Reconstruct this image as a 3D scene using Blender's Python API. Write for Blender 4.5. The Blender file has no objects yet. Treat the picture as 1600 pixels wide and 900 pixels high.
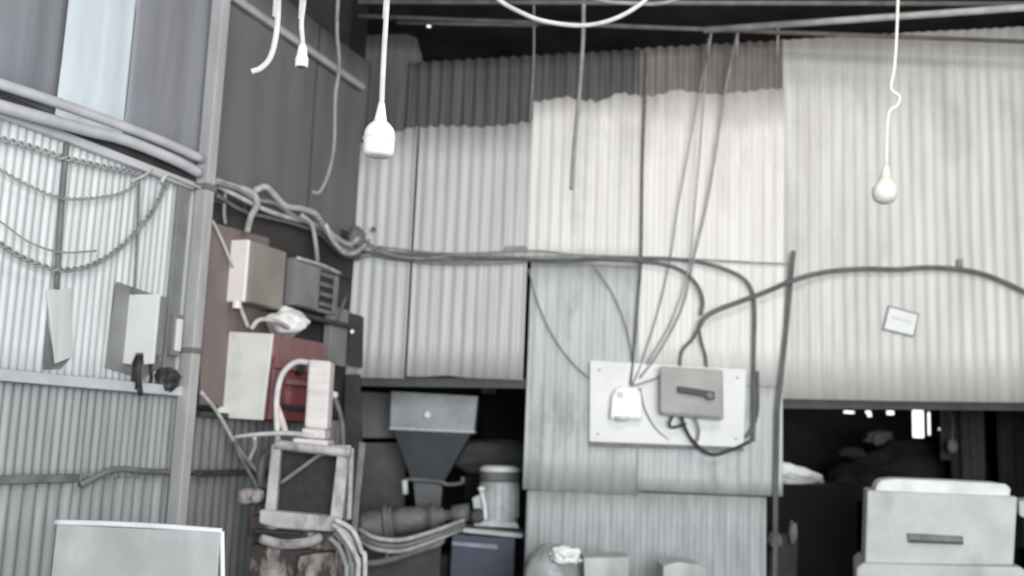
import bpy, bmesh, math, random
from mathutils import Vector, Matrix, noise
random.seed(7)
sc = bpy.context.scene
COL = sc.collection
# ---------------------------------------------------------------- camera
PITCH = math.atan(240/1600); ROLL = .04; EYE = 1.5
Fw = Vector((0, math.cos(PITCH), math.sin(PITCH)))
U0 = Vector((0, -math.sin(PITCH), math.cos(PITCH))); R0 = Vector((1, 0, 0))
Rt = R0*math.cos(ROLL)+U0*math.sin(ROLL); Up = U0*math.cos(ROLL)-R0*math.sin(ROLL)
cd = bpy.data.cameras.new('camera'); cam = bpy.data.objects.new('camera', cd); COL.objects.link(cam)
cd.sensor_width = 36; cd.lens = 36; cd.clip_start = .05
cam.matrix_world = Matrix(((Rt.x, Up.x, -Fw.x, 0), (Rt.y, Up.y, -Fw.y, 0), (Rt.z, Up.z, -Fw.z, EYE), (0, 0, 0, 1)))
cd.dof.use_dof = True; cd.dof.focus_distance = 2.7; cd.dof.aperture_fstop = 2.3
sc.camera = cam
# ---------------------------------------------------------------- world, lights, exposure
w = bpy.data.worlds.new('overcast_sky'); sc.world = w; w.use_nodes = True
bg = w.node_tree.nodes['Background']; bg.inputs[0].default_value = (.90, .95, 1.0, 1); bg.inputs[1].default_value = 1.7
def area(name, loc, target, sx, sy, energy, col):
    l = bpy.data.lights.new(name, 'AREA'); l.shape = 'RECTANGLE'; l.size = sx; l.size_y = sy; l.energy = energy; l.color = col
    o = bpy.data.objects.new(name, l); COL.objects.link(o); o.location = loc
    o.rotation_euler = (Vector(target)-Vector(loc)).to_track_quat('-Z', 'Y').to_euler(); return o
area('doorway_daylight', (1.25, -2.7, 2.0), (1.0, 6, 2.9), 3.4, 2.4, 315, (.93, .98, 1))
area('roof_daylight', (1.5, 2.7, 4.42), (1.0, 5.6, 2.2), 2.4, 1.2, 62, (1, .93, .86))
l = bpy.data.lights.new('bag_fill_spot', 'SPOT'); l.energy = 160; l.spot_size = .22; l.spot_blend = .8; l.shadow_soft_size = .08  # added spot that brightens the white bag; no opening is built above it
o = bpy.data.objects.new('bag_fill_spot', l); COL.objects.link(o); o.location = (1.72, 6.6, 4.4)
o.rotation_euler = (Vector((1.92, 7.0, 1.3))-Vector(o.location)).to_track_quat('-Z', 'Y').to_euler()
sc.view_settings.view_transform = 'Standard'; sc.view_settings.look = 'None'
sc.view_settings.gamma = 1; sc.view_settings.use_curve_mapping = False
sc.view_settings.exposure = 0.5
# ---------------------------------------------------------------- projection helpers: a place on a plane of the room
D = 6.0
def ray(x, y): return Fw+Rt*((x-800)/1600)-Up*((y-450)/1600)
def P(x, y, Y):
    v = ray(x, y); k = Y/v.y; return Vector((v.x*k, Y, EYE+v.z*k))
LA = math.atan2(605, 1600)
LN = Vector((math.cos(LA), -math.sin(LA), 0)); LD = Vector((-math.sin(LA), -math.cos(LA), 0))   # wall normal, wall run toward the camera
C0 = P(555, 450, D); C0.z = 0
def PL(x, y, o=0):
    v = ray(x, y); c = C0+LN*o; k = (c.x*LN.x+c.y*LN.y)/(v.x*LN.x+v.y*LN.y)
    return Vector((v.x*k, v.y*k, EYE+v.z*k))
def TL(x, y, o=0): return (PL(x, y, o)-C0).dot(LD)
def W(t, o, z): return C0+LD*t+LN*o+Vector((0, 0, z))
def proj(p):
    q = Vector(p)-Vector((0, 0, EYE)); f = q.dot(Fw); return 800+1600*q.dot(Rt)/f, 450-1600*q.dot(Up)/f
# ---------------------------------------------------------------- materials
MATS = {}
def mat(name, c1, c2=None, c3=None, scale=4, stretch=(1, 1, 1), mix=(.35, .65), mix3=(.62, .75), scale3=2.2, rough=.7, metal=0, bump=0, bscale=40, transl=0):
    m = bpy.data.materials.new(name); m.use_nodes = True; nt = m.node_tree; N = nt.nodes; L = nt.links
    b = N['Principled BSDF']; b.inputs['Roughness'].default_value = rough; b.inputs['Metallic'].default_value = metal
    tc = N.new('ShaderNodeTexCoord')
    def ramp(sc_, st, lo, hi, det=6):
        mp = N.new('ShaderNodeMapping'); mp.inputs['Scale'].default_value = st; L.new(tc.outputs['Object'], mp.inputs[0])
        n = N.new('ShaderNodeTexNoise'); n.inputs['Scale'].default_value = sc_; n.inputs['Detail'].default_value = det; n.inputs['Roughness'].default_value = .6
        L.new(mp.outputs[0], n.inputs[0])
        r = N.new('ShaderNodeMapRange'); r.inputs[1].default_value = lo; r.inputs[2].default_value = hi; L.new(n.outputs[0], r.inputs[0]); return r.outputs[0]
    col = None
    if c2:
        mx = N.new('ShaderNodeMix'); mx.data_type = 'RGBA'; mx.inputs[6].default_value = (*c1, 1); mx.inputs[7].default_value = (*c2, 1)
        L.new(ramp(scale, stretch, *mix), mx.inputs[0]); col = mx.outputs[2]
        if c3:
            m3 = N.new('ShaderNodeMix'); m3.data_type = 'RGBA'; m3.inputs[7].default_value = (*c3, 1); L.new(col, m3.inputs[6])
            L.new(ramp(scale3, (1, 1, .45), *mix3), m3.inputs[0]); col = m3.outputs[2]
        L.new(col, b.inputs['Base Color'])
    else: b.inputs['Base Color'].default_value = (*c1, 1)
    if bump:
        n = N.new('ShaderNodeTexNoise'); n.inputs['Scale'].default_value = bscale; n.inputs['Detail'].default_value = 4; L.new(tc.outputs['Object'], n.inputs[0])
        bp = N.new('ShaderNodeBump'); bp.inputs['Strength'].default_value = bump; bp.inputs['Distance'].default_value = .01
        L.new(n.outputs[0], bp.inputs['Height']); L.new(bp.outputs[0], b.inputs['Normal'])
    if transl:
        t = N.new('ShaderNodeBsdfTranslucent')
        if col: L.new(col, t.inputs[0])
        else: t.inputs[0].default_value = (*c1, 1)
        ms = N.new('ShaderNodeMixShader'); ms.inputs[0].default_value = transl
        L.new(b.outputs[0], ms.inputs[1]); L.new(t.outputs[0], ms.inputs[2]); L.new(ms.outputs[0], N['Material Output'].inputs[0])
    MATS[name] = m; return m
def g(v, r=0, b=0): return (v*(1+r), v, v*(1+b))
ST = (9, 9, .5)
mat('sheet_left', g(.56, .01), g(.42, .01), g(.33, .04), scale=2.2, stretch=ST, mix=(.38, .75), rough=.55, metal=.1)
mat('sheet_mid', g(.74, .04, -.04), g(.60, .05, -.05), g(.42, .04, -.03), scale=2.0, stretch=ST, mix=(.40, .8), mix3=(.56, .78), scale3=1.7, rough=.55, metal=.1)
mat('sheet_mid_dark', g(.54, -.03, .0), g(.40, -.02), g(.26, .0), scale=2.6, stretch=(7, 7, .8), mix=(.36, .70), mix3=(.54, .72), scale3=3.5, rough=.55, metal=.1)  # darker, greyer tone for the separate lower rows of the middle wall
mat('sheet_right', g(.66, .035, -.045), g(.50, .045, -.05), g(.40, .04, -.05), scale=1.8, stretch=(7, 7, .6), mix=(.36, .74), mix3=(.56, .8), rough=.55, metal=.1)
mat('sheet_low', g(.48, -.05, .0), g(.33, -.04, .01), g(.22, .0), scale=2.8, stretch=(7, 7, 1), mix=(.35, .7), rough=.55, metal=.1)
mat('sheet_sooty', g(.10, .03, .01), g(.055, .05, .01), g(.13, .03), scale=2.5, stretch=ST, mix=(.35, .65), rough=.7)
mat('sheet_brown', g(.21, .15, -.08), g(.13, .18, -.08), g(.26, .12, -.05), scale=2.5, stretch=ST, mix=(.35, .65), rough=.7)
mat('sheet_grey_dark', g(.17, .04, .05), g(.125, .06, .04), g(.19, .02, .03), scale=1.2, stretch=(2, 2, .6), rough=.75)
mat('sheet_blue', g(.34, -.01, .10), g(.22, -.01, .12), g(.26, .02, .05), scale=1.1, stretch=(5, 5, .4), rough=.6, metal=.1)
mat('fibreglass', (.84, .86, .86), (.66, .70, .72), scale=1.5, stretch=(3, 3, .4), rough=.5, transl=.8)
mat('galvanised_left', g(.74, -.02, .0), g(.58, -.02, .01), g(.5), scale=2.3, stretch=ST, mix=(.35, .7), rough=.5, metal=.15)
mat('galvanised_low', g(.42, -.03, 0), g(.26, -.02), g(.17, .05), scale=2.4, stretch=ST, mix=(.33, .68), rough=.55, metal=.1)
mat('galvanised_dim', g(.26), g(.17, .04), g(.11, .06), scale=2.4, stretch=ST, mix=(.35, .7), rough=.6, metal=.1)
mat('dark_board', g(.045, .15), g(.025, .1), scale=5, rough=.8)
mat('brown_board', (.23, .18, .17), (.15, .12, .11), scale=2, stretch=(2, 2, .7), rough=.8)
mat('near_black', g(.007), g(.004), scale=3, rough=.9)  # near-black base colour shared by the back room walls and black things
mat('roof', g(.06, .14), g(.02, .1), scale=2, rough=.85)
mat('roof_rod', g(.16, .08), g(.09, .1), scale=9, rough=.6)
mat('roof_rod_pale', g(.42, .04), g(.25, .04), scale=9, rough=.5)
mat('concrete', g(.18, .03), g(.12, .05), scale=3, rough=.9, bump=.2)
mat('post_paint', g(.50, .03), g(.36, .04), g(.62, .02), scale=3, stretch=(3, 3, .8), rough=.6)
mat('post_dark', g(.20, .02), g(.12, .03), scale=6, rough=.6)
mat('tray', g(.74, .0, .04), g(.55, 0, .04), scale=4, rough=.5, metal=.1)
mat('cable_dust', g(.60, .03), g(.34, .05), scale=12, rough=.8)
mat('cable_pale', g(.62, .03), g(.42, .05), scale=12, rough=.7)
mat('cable_faint', g(.38, .02), g(.27, .02), scale=14, rough=.75)
mat('dim_panel', g(.34), g(.22), scale=2, stretch=(3, 3, .6), rough=.7)
mat('cable_grey', g(.17, .03), g(.10, .04), scale=14, rough=.75)
mat('cable_dark', g(.05), g(.028), scale=14, rough=.6)
mat('cable_mid', g(.32, .02), g(.20, .03), scale=14, rough=.75)
mat('plastic_white', (.9, .9, .88), (.78, .78, .76), scale=5, rough=.35)
mat('board_white', (.80, .80, .78), (.70, .70, .68), g(.6, .05), scale=3, rough=.5, mix3=(.66, .85), scale3=6)
mat('switch_grey', g(.38, .05, -.04), g(.3, .05, -.04), scale=6, rough=.55)
mat('fuse_front_dim', (.31, .275, .25), (.24, .21, .19), scale=4, rough=.65)  # darker fuse box front: its weaker light is put into the colour
mat('fuse_side_lit', (.93, .87, .84), (.84, .78, .75), scale=4, rough=.5)  # paler fuse box side: door light is put into the colour
mat('box_cream', (.84, .84, .77), (.70, .70, .64), g(.55, .05), scale=4, rough=.6, mix3=(.6, .8), scale3=8)
mat('box_grey', g(.26), g(.18, .03), scale=5, rough=.6)
mat('red_paint', (.24, .045, .05), (.15, .03, .035), (.36, .2, .19), scale=6, rough=.55, mix3=(.58, .68), scale3=5)
mat('red_dull', (.27, .14, .14), (.18, .09, .09), scale=5, rough=.65)
mat('pink_duct', (.74, .69, .67), (.58, .52, .51), scale=4, stretch=(1, 1, 4), rough=.5)
mat('machine_white', g(.55, .02), g(.36, .05), g(.17, .1), scale=7, rough=.6, mix3=(.5, .64), scale3=9)
mat('machine_grimy', (.55, .50, .48), (.14, .11, .10), (.05, .035, .03), scale=7, rough=.75, mix3=(.43, .52), scale3=8, bump=.5, bscale=25)
mat('screen_mesh', g(.045, -.05, -.1), g(.03, -.05, -.1), scale=30, rough=.8)
mat('hopper_light', g(.42, -.04, .04), g(.26, -.03, .04), scale=4, rough=.5, metal=.2)
mat('hopper_dark', g(.13, -.03, .06), g(.09, -.03, .06), scale=4, rough=.5, metal=.2)
mat('motor_paint', g(.62, -.05, 0), g(.42, -.05, 0), g(.3), scale=8, rough=.5)
mat('motor_cap', g(.92, -.03), g(.8, -.03), scale=8, rough=.5)
mat('blue_paint', (.036, .047, .08), (.022, .028, .05), (.07, .09, .13), scale=5, rough=.5)
mat('blue_trim', (.30, .34, .45), (.22, .25, .33), scale=8, rough=.5)
mat('iron_grey', g(.22, .03), g(.12, .05), scale=10, rough=.6)
mat('iron_dark', g(.06, .03), g(.035, .05), scale=10, rough=.6)
mat('cloth_grey', g(.20), g(.13), scale=5, rough=.9, bump=.4, bscale=12)
mat('cloth_dark', g(.03), g(.015, 0, .1), scale=5, rough=.95, bump=.4, bscale=12)
mat('cloth_dim', g(.06), g(.03), scale=4, rough=.95, bump=.4, bscale=12)
mat('bag_white', g(.9), g(.75), scale=6, rough=.6, bump=.5, bscale=14)
mat('bag_grey', g(.42, -.02), g(.3, -.02), scale=5, rough=.4, bump=.3, bscale=14)
mat('dirty_white', g(.56, -.02), g(.41, -.01), g(.25), scale=3.5, rough=.6, mix=(.4, .7), mix3=(.52, .74), scale3=3)
mat('pale_rim', g(.8, -.02), g(.6), scale=6, rough=.6)
mat('panel_grey', g(.40, -.01, -.02), g(.29, -.01, -.02), g(.5), scale=3, rough=.65, mix3=(.55, .8), scale3=4)
mat('tag_white', g(.85), g(.75), scale=9, rough=.5)
mat('tag_mark', g(.62), rough=.6)
mat('rubber_black', g(.02), rough=.5)
# ---------------------------------------------------------------- object helpers
def link(o): COL.objects.link(o); return o
def thing(name, label, cat, loc=(0, 0, 0), group=None, kind=None):
    o = link(bpy.data.objects.new(name, None)); o.location = loc; o.empty_display_size = .1
    if kind: o['kind'] = kind
    if label: o['label'] = label
    if cat: o['category'] = cat
    if group: o['group'] = group
    return o
def obj(name, bm, m, parent=None, smooth=False, label=None, cat=None, group=None, kind=None, solid=0):
    bmesh.ops.recalc_face_normals(bm, faces=bm.faces[:]) if not solid else None
    if parent is not None:
        off = Vector(parent.location); q = parent.parent
        while q is not None: off = off+Vector(q.location); q = q.parent
    else:
        xs = [v.co for v in bm.verts]
        off = Vector(((min(v.x for v in xs)+max(v.x for v in xs))/2, (min(v.y for v in xs)+max(v.y for v in xs))/2, min(v.z for v in xs)))
    for v in bm.verts: v.co -= off
    me = bpy.data.meshes.new(name); bm.to_mesh(me); bm.free(); me.materials.append(MATS[m])
    if smooth:
        for p in me.polygons: p.use_smooth = True
    o = link(bpy.data.objects.new(name, me))
    if parent is not None: o.parent = parent
    else: o.location = off
    if solid:
        s = o.modifiers.new('thickness', 'SOLIDIFY'); s.thickness = solid; s.offset = 0
    if label: o['label'] = label
    if cat: o['category'] = cat
    if group: o['group'] = group
    if kind: o['kind'] = kind
    return o
def at(pts):      # base point under a set of points
    return Vector((sum(p.x for p in pts)/len(pts), sum(p.y for p in pts)/len(pts), min(p.z for p in pts)))
def bev(bm, w_, seg=2):
    if w_: bmesh.ops.bevel(bm, geom=bm.edges[:], offset=w_, segments=seg, affect='EDGES', profile=.5, clamp_overlap=True)
def prism(front, shift, bm=None, bevel=0):
    nb = bmesh.new(); a = [nb.verts.new(p) for p in front]; b = [nb.verts.new(Vector(p)+Vector(shift)) for p in front]
    nb.faces.new(a); nb.faces.new(b[::-1]); n = len(a)
    for i in range(n): nb.faces.new((a[i], b[i], b[(i+1) % n], a[(i+1) % n]))
    bmesh.ops.recalc_face_normals(nb, faces=nb.faces[:]); bev(nb, bevel)
    if bm is None: return nb
    me = bpy.data.meshes.new('tmp'); nb.to_mesh(me); nb.free(); bm.from_mesh(me); bpy.data.meshes.remove(me); return bm
def px(poly, Y): 
    out = []
    for q in poly:
        p = P(q[0], q[1] if q[1] is not None else 900, Y)
        if q[1] is None: p.z = 0
        out.append(p)
    return out
def ppx(poly, Y, depth, bm=None, bevel=.003): return prism(px(poly, Y), (0, depth, 0), bm, bevel)
def box(a, b, bm=None, bevel=.003):
    f = [(a[0], a[1], a[2]), (b[0], a[1], a[2]), (b[0], a[1], b[2]), (a[0], a[1], b[2])]
    return prism(f, (0, b[1]-a[1], 0), bm, bevel)
def lbox(t0, t1, o0, o1, z0, z1, bm=None, bevel=.004):     # box standing square to the left wall
    return prism([W(t0, o1, z0), W(t1, o1, z0), W(t1, o1, z1), W(t0, o1, z1)], -LN*(o1-o0), bm, bevel)
def lwall(xs, x1, x0, yt, yb, base=0):                     # t0, t1, depth and heights of a box on the left wall from where its edges show
    best = None
    for i in range(1, 160):
        d = .004*i; t1 = TL(x1, yt, base+d); e = abs(proj(W(t1, base, PL(x1, yt, base+d).z))[0]-xs)
        if best is None or e < best[0]: best = (e, d, t1)
    d, t1 = best[1], best[2]
    return TL(x0, yt, base+d), t1, d, PL(x1, yb, base+d).z, PL(x1, yt, base+d).z
def smoothpath(pts, n=6):
    pts = [Vector(p) for p in pts]
    if len(pts) < 3: return pts
    q = [pts[0]*2-pts[1]]+pts+[pts[-1]*2-pts[-2]]; out = []
    for i in range(1, len(q)-2):
        p0, p1, p2, p3 = q[i-1:i+3]
        for k in range(n):
            t = k/n; out.append(.5*((2*p1)+(p2-p0)*t+(2*p0-5*p1+4*p2-p3)*t*t+(3*p1-p0-3*p2+p3)*t**3))
    out.append(pts[-1]); return out
def frames(path):
    fr = []; up = None
    for i, p in enumerate(path):
        t = (path[min(i+1, len(path)-1)]-path[max(i-1, 0)]).normalized()
        if up is None: up = Vector((0, 0, 1)) if abs(t.z) < .9 else Vector((1, 0, 0))
        s = t.cross(up).normalized(); up = s.cross(t).normalized(); fr.append((s, up))
    return fr
def tube(pts, r, bm=None, seg=8, n=6, smooth=True):
    if bm is None: bm = bmesh.new()
    path = smoothpath(pts, n) if smooth else [Vector(p) for p in pts]; fr = frames(path); rings = []
    for i, p in enumerate(path):
        rr = r if not isinstance(r, (list, tuple)) else r[0]+(r[1]-r[0])*i/(len(path)-1)
        s, u = fr[i]; rings.append([bm.verts.new(p+(s*math.cos(a)+u*math.sin(a))*rr) for a in [2*math.pi*k/seg for k in range(seg)]])
    for a, b in zip(rings, rings[1:]):
        for k in range(seg): bm.faces.new((a[k], a[(k+1) % seg], b[(k+1) % seg], b[k]))
    bm.faces.new(rings[0][::-1]); bm.faces.new(rings[-1]); return bm
def twist(pts, r, R_, pitch, bm=None, seg=6):       # two strands wound round each other
    if bm is None: bm = bmesh.new()
    path = smoothpath(pts, 24); fr = frames(path); L_ = 0; ph = [0]
    for a, b in zip(path, path[1:]): L_ += (b-a).length; ph.append(L_/pitch*2*math.pi)
    for k in (0, math.pi):
        tube([p+(fr[i][0]*math.cos(ph[i]+k)+fr[i][1]*math.sin(ph[i]+k))*R_ for i, p in enumerate(path)], r, bm, seg, smooth=False)
    return bm
def lathe(p0, p1, prof, bm=None, seg=24):           # prof: (fraction along, radius)
    if bm is None: bm = bmesh.new()
    p0, p1 = Vector(p0), Vector(p1); t = (p1-p0).normalized(); up = Vector((0, 0, 1)) if abs(t.z) < .9 else Vector((1, 0, 0))
    s = t.cross(up).normalized(); u = s.cross(t); rings = []
    for f, r in prof:
        c = p0+(p1-p0)*f; rings.append([bm.verts.new(c+(s*math.cos(a)+u*math.sin(a))*max(r, .0004)) for a in [2*math.pi*k/seg for k in range(seg)]])
    for a, b in zip(rings, rings[1:]):
        for k in range(seg): bm.faces.new((a[k], a[(k+1) % seg], b[(k+1) % seg], b[k]))
    bm.faces.new(rings[0][::-1]); bm.faces.new(rings[-1]); return bm
def blob(c, r, amp=.15, freq=3, seed=0, bm=None, sub=4, floor=None):
    nb = bmesh.new(); bmesh.ops.create_icosphere(nb, subdivisions=sub, radius=1)
    for v in nb.verts:
        q = v.co.copy(); k = 1+amp*noise.fractal(q*freq+Vector((seed*7.3, seed, 0)), 1, 2, 3)
        v.co = Vector((q.x*r[0]*k, q.y*r[1]*k, q.z*r[2]*k))+Vector(c)
        if floor is not None: v.co.z = max(v.co.z, floor)
    if bm is None: return nb
    me = bpy.data.meshes.new('tmp'); nb.to_mesh(me); nb.free(); bm.from_mesh(me); bpy.data.meshes.remove(me); return bm
# ---------------------------------------------------------------- corrugated sheets
def sheet(org, u, n, u0, u1, top, bot, pitch=.069, amp=.0085, rag=0, off=0, prof='sine', rows=7, dent=.004, seed=0):
    """top/bot: list of (u, z) or number; edges are cut along them"""
    def ev(e, x):
        if not isinstance(e, list): return e
        if x <= e[0][0]: return e[0][1]
        for a, b in zip(e, e[1:]):
            if x <= b[0]: return a[1]+(b[1]-a[1])*(x-a[0])/max(1e-6, b[0]-a[0])
        return e[-1][1]
    bm = bmesh.new(); cols = []; nn = max(2, int(round((u1-u0)/(pitch/8))))
    for i in range(nn+1):
        x = u0+(u1-u0)*i/nn; ph = 2*math.pi*x/pitch; s = math.sin(ph)
        if prof == 'flat':
            f = (x/pitch) % 1; s = 1 if f < .06 else (-1 if f > .94 else 0)
        zt = ev(top, x)+rag*(.6*noise.noise(Vector((x*9, seed, 0)))+.5*noise.noise(Vector((x*33, seed, 3))))+(rag*.25*s if rag else 0)
        zb = ev(bot, x)+(rag*.3*noise.noise(Vector((x*6, seed, 9))) if rag else 0); c = []
        for j in range(rows+1):
            z = zb+(zt-zb)*j/rows; d = dent*noise.noise(Vector((x*2.2, z*1.6, seed*3.1)))
            c.append(bm.verts.new(Vector(org)+Vector(u)*x+Vector(n)*(off+amp*s+d)+Vector((0, 0, z))))
        cols.append(c)
    for a, b in zip(cols, cols[1:]):
        for j in range(rows): bm.faces.new((a[j], b[j], b[j+1], a[j+1]))
    return bm
def bsheet(name, m, pxtop, pxbot, parent, x0=None, x1=None, off=.012, **k):
    """a sheet of the back wall from where its edges show; runs along +X"""
    Yp = D-off
    T = [(P(x, y, Yp).x, P(x, y, Yp).z) for x, y in pxtop]; B = [(P(x, y, Yp).x, P(x, y, Yp).z) for x, y in pxbot] if isinstance(pxbot, list) else pxbot
    u0 = x0 if x0 is not None else T[0][0]; u1 = x1 if x1 is not None else T[-1][0]
    return obj(name, sheet((0, D, 0), (1, 0, 0), (0, -1, 0), u0, u1, T, B, off=off, **k), m, parent, smooth=True, solid=.0015)
def lsheet(name, m, t0, t1, z0, z1, parent, off=0, **k):
    return obj(name, sheet(C0, LD, LN, t0, t1, z1, z0, off=off, **k), m, parent, smooth=True, solid=.0015)
def grid(us, zs, hole, f):
    bm = bmesh.new(); V = {}
    def v(i, j):
        if (i, j) not in V: V[(i, j)] = bm.verts.new(f(us[i], zs[j]))
        return V[(i, j)]
    for i in range(len(us)-1):
        for j in range(len(zs)-1):
            c = ((us[i]+us[i+1])/2, (zs[j]+zs[j+1])/2)
            if any(h[0] < c[0] < h[1] and h[2] < c[1] < h[3] for h in hole): continue
            bm.faces.new((v(i, j), v(i+1, j), v(i+1, j+1), v(i, j+1)))
    return bm
def holed(u0, u1, z0, z1, holes, f):
    us = sorted({u0, u1, *[h[0] for h in holes], *[h[1] for h in holes]}); zs = sorted({z0, z1, *[h[2] for h in holes], *[h[3] for h in holes]})
    return grid(us, zs, holes, f)
ZR = 4.5
# ================================================================ SETTING
XR = 3.32; YB = 9.6; YF = -2.8
tEnd = 9.3
XB = 5.8
obj('floor', box((-4.6, YF, -.1), (XB, YB+.3, 0), bevel=0), 'concrete', kind='structure')
h = P(670, 41, 6); v = ray(670, 41); k = (ZR-EYE)/v.z; hx, hy = v.x*k, v.y*k
obj('ceiling', holed(-4.6, XB, YF, YB+.3, [(hx-.014, hx+.014, hy-.03, hy+.03)], lambda x, y: Vector((x, y, ZR))), 'roof', kind='structure', solid=.01)
# back wall
wb = thing('wall_back', None, None, (0, D, 0), kind='structure')
bsheet('upper_sheet', 'sheet_sooty', [(640, 98), (1000, 77)], P(800, 240, D).z, wb, off=-.006, amp=.009, seed=1, rag=.008)
bsheet('upper_sheet', 'sheet_brown', [(992, 76), (1240, 62)], P(1100, 190, D).z, wb, off=-.006, amp=.010, seed=2, rag=.008)
bsheet('corner_sheet', 'sheet_sooty', [(520, 62), (545, 57), (638, 53), (654, 62), (660, 90)], P(600, 260, D).z, wb, off=-.03, amp=.003, pitch=.3, dent=.02, seed=3)
bsheet('lower_sheet', 'sheet_left', [(548, 272), (560, 226), (600, 212), (640, 200), (653, 198)], [(548, 590), (600, 591), (653, 592)], wb, off=.014, seed=4, rag=.012, amp=.005, dent=.012)
bsheet('lower_sheet', 'sheet_left', [(656, 199), (700, 196), (760, 199), (832, 190)], [(656, 589), (700, 587), (760, 592), (832, 594)], wb, off=.018, seed=5, rag=.016, amp=.005, dent=.012)
bsheet('lower_sheet', 'sheet_mid', [(833, 160), (880, 152), (930, 158), (970, 146), (1004, 150)], P(900, 412, D).z, wb, off=.014, seed=6, rag=.02, amp=.0045)
bsheet('middle_sheet', 'sheet_mid_dark', [(830, 402), (1006, 408)], P(900, 768, D).z, wb, off=.009, seed=26, rag=.012, amp=.003)
bsheet('lower_sheet', 'sheet_mid', [(1004, 152), (1060, 141), (1120, 148), (1170, 142), (1236, 137)], P(1100, 600, D).z, wb, x1=P(1224, 400, D).x, off=.020, seed=7, rag=.014, amp=.0035)
bsheet('middle_sheet', 'sheet_mid_dark', [(998, 590), (1236, 598)], P(1100, 771, D).z, wb, x1=P(1222, 600, D).x, off=.013, seed=27, rag=.012, amp=.003)
bsheet('lower_sheet', 'sheet_right', [(1222, 62), (1400, 52), (1600, 42)], [(1222, 623), (1400, 627), (1600, 629)], wb, x0=P(1222, 400, D).x, x1=XR, off=.014, seed=8, rag=.004, amp=.0045, dent=.012)
bsheet('bottom_sheet', 'sheet_low', [(818, 766), (1000, 769), (1202, 777)], 0.0, wb, x0=P(822, 800, D).x, x1=P(1198, 800, D).x, off=-.004, seed=9, amp=.0045)
# lintels over the two openings
obj('lintel', ppx([(556, 589), (834, 592), (834, 607), (556, 603)], D+.03, .06, bevel=0), 'iron_dark', wb)
obj('lintel', ppx([(1215, 622), (1640, 626), (1640, 642), (1215, 638)], D+.03, .06, bevel=0), 'iron_dark', wb)
# left wall
wl = thing('wall_left', None, None, W(1.4, 0, 0), kind='structure')
zT = 2.66; zTop = 3.76
tp = 1.42
tA, tB = TL(205, 100), TL(92, 100)
lsheet('upper_sheet', 'sheet_blue', tp, tA+.01, zT-.04, ZR, wl, pitch=.35, amp=.004, dent=.012, seed=11)
lsheet('translucent_sheet', 'fibreglass', tA, tB, zT-.04, ZR, wl, off=-.004, pitch=.2, amp=.006, dent=.006, seed=12)
lsheet('upper_sheet', 'sheet_blue', tB-.01, tEnd, zT-.04, ZR, wl, pitch=.35, amp=.004, dent=.012, seed=13)
lsheet('dark_sheet', 'sheet_grey_dark', TL(490, 200), tp, zT-.1, zTop, wl, pitch=.22, amp=.003, dent=.01, seed=14)
lsheet('dark_sheet', 'sheet_grey_dark', -.03, TL(490, 200)+.02, zT-.1, zTop, wl, off=-.008, pitch=.22, amp=.003, dent=.01, seed=15)
zR1 = 1.67; zR2 = 1.31
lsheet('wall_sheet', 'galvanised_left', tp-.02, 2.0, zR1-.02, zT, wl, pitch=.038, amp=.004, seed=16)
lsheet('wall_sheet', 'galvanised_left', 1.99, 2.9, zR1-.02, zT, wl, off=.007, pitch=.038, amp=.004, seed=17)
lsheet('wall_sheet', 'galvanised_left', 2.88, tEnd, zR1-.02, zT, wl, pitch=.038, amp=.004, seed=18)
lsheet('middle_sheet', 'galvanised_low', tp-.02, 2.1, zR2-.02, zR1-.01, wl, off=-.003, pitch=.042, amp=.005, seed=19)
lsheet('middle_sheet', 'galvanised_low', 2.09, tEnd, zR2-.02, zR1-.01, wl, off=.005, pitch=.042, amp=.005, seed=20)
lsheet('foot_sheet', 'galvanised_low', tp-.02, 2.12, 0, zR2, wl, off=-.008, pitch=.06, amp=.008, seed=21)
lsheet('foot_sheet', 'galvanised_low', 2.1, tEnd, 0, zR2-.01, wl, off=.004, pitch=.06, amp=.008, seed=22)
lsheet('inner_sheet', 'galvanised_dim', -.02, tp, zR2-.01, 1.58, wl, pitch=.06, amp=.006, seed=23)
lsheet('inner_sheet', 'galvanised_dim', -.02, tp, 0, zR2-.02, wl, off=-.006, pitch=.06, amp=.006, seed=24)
obj('backing_board', lbox(-.02, tp, -.03, -.010, 1.60, zT+.02, bevel=0), 'dark_board', wl)
# closing walls
obj('wall_outer_left', prism([W(-.05, -.12, zTop-.3), W(tp+.1, -.12, zTop-.3), W(tp+.1, -.12, ZR), W(-.05, -.12, ZR)], -LN*.03), 'roof', kind='structure')
obj('wall_right', box((XR, YF, 0), (XR+.08, D+.02, ZR), bevel=0), 'sheet_low', kind='structure')
obj('wall_side_right', box((XB-.1, D+.05, 0), (XB, YB, ZR), bevel=0), 'near_black', kind='structure')
obj('wall_return', box((XR+.08, D-.03, 0), (XB, D+.02, ZR), bevel=0), 'near_black', kind='structure')
obj('wall_side_left', box((-2.2, D+.02, 0), (-2.12, YB, ZR), bevel=0), 'near_black', kind='structure')
obj('wall_corner', prism([(-2.2, D+.0, 0), (C0.x-.03, D+.0, 0), (C0.x-.03, D+.0, ZR), (-2.2, D+.0, ZR)], (0, .03, 0)), 'near_black', kind='structure')
def hp(x0, x1, y0, y1):
    a, b = P(x0, y0, YB), P(x1, y1, YB); return (a.x, b.x, b.z, a.z)
holes = [hp(1425, 1444, 641, 684), hp(1318, 1335, 642, 646), hp(1352, 1361, 642, 646), hp(1355, 1362, 646, 651), hp(1385, 1397, 642, 648), hp(1449, 1454, 644, 680), hp(1466, 1469, 669, 672)]
us = sorted({-2.2, XB, *[v for h_ in holes for v in h_[:2]]}); zs = sorted({0, ZR, *[v for h_ in holes for v in h_[2:]]})
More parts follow.
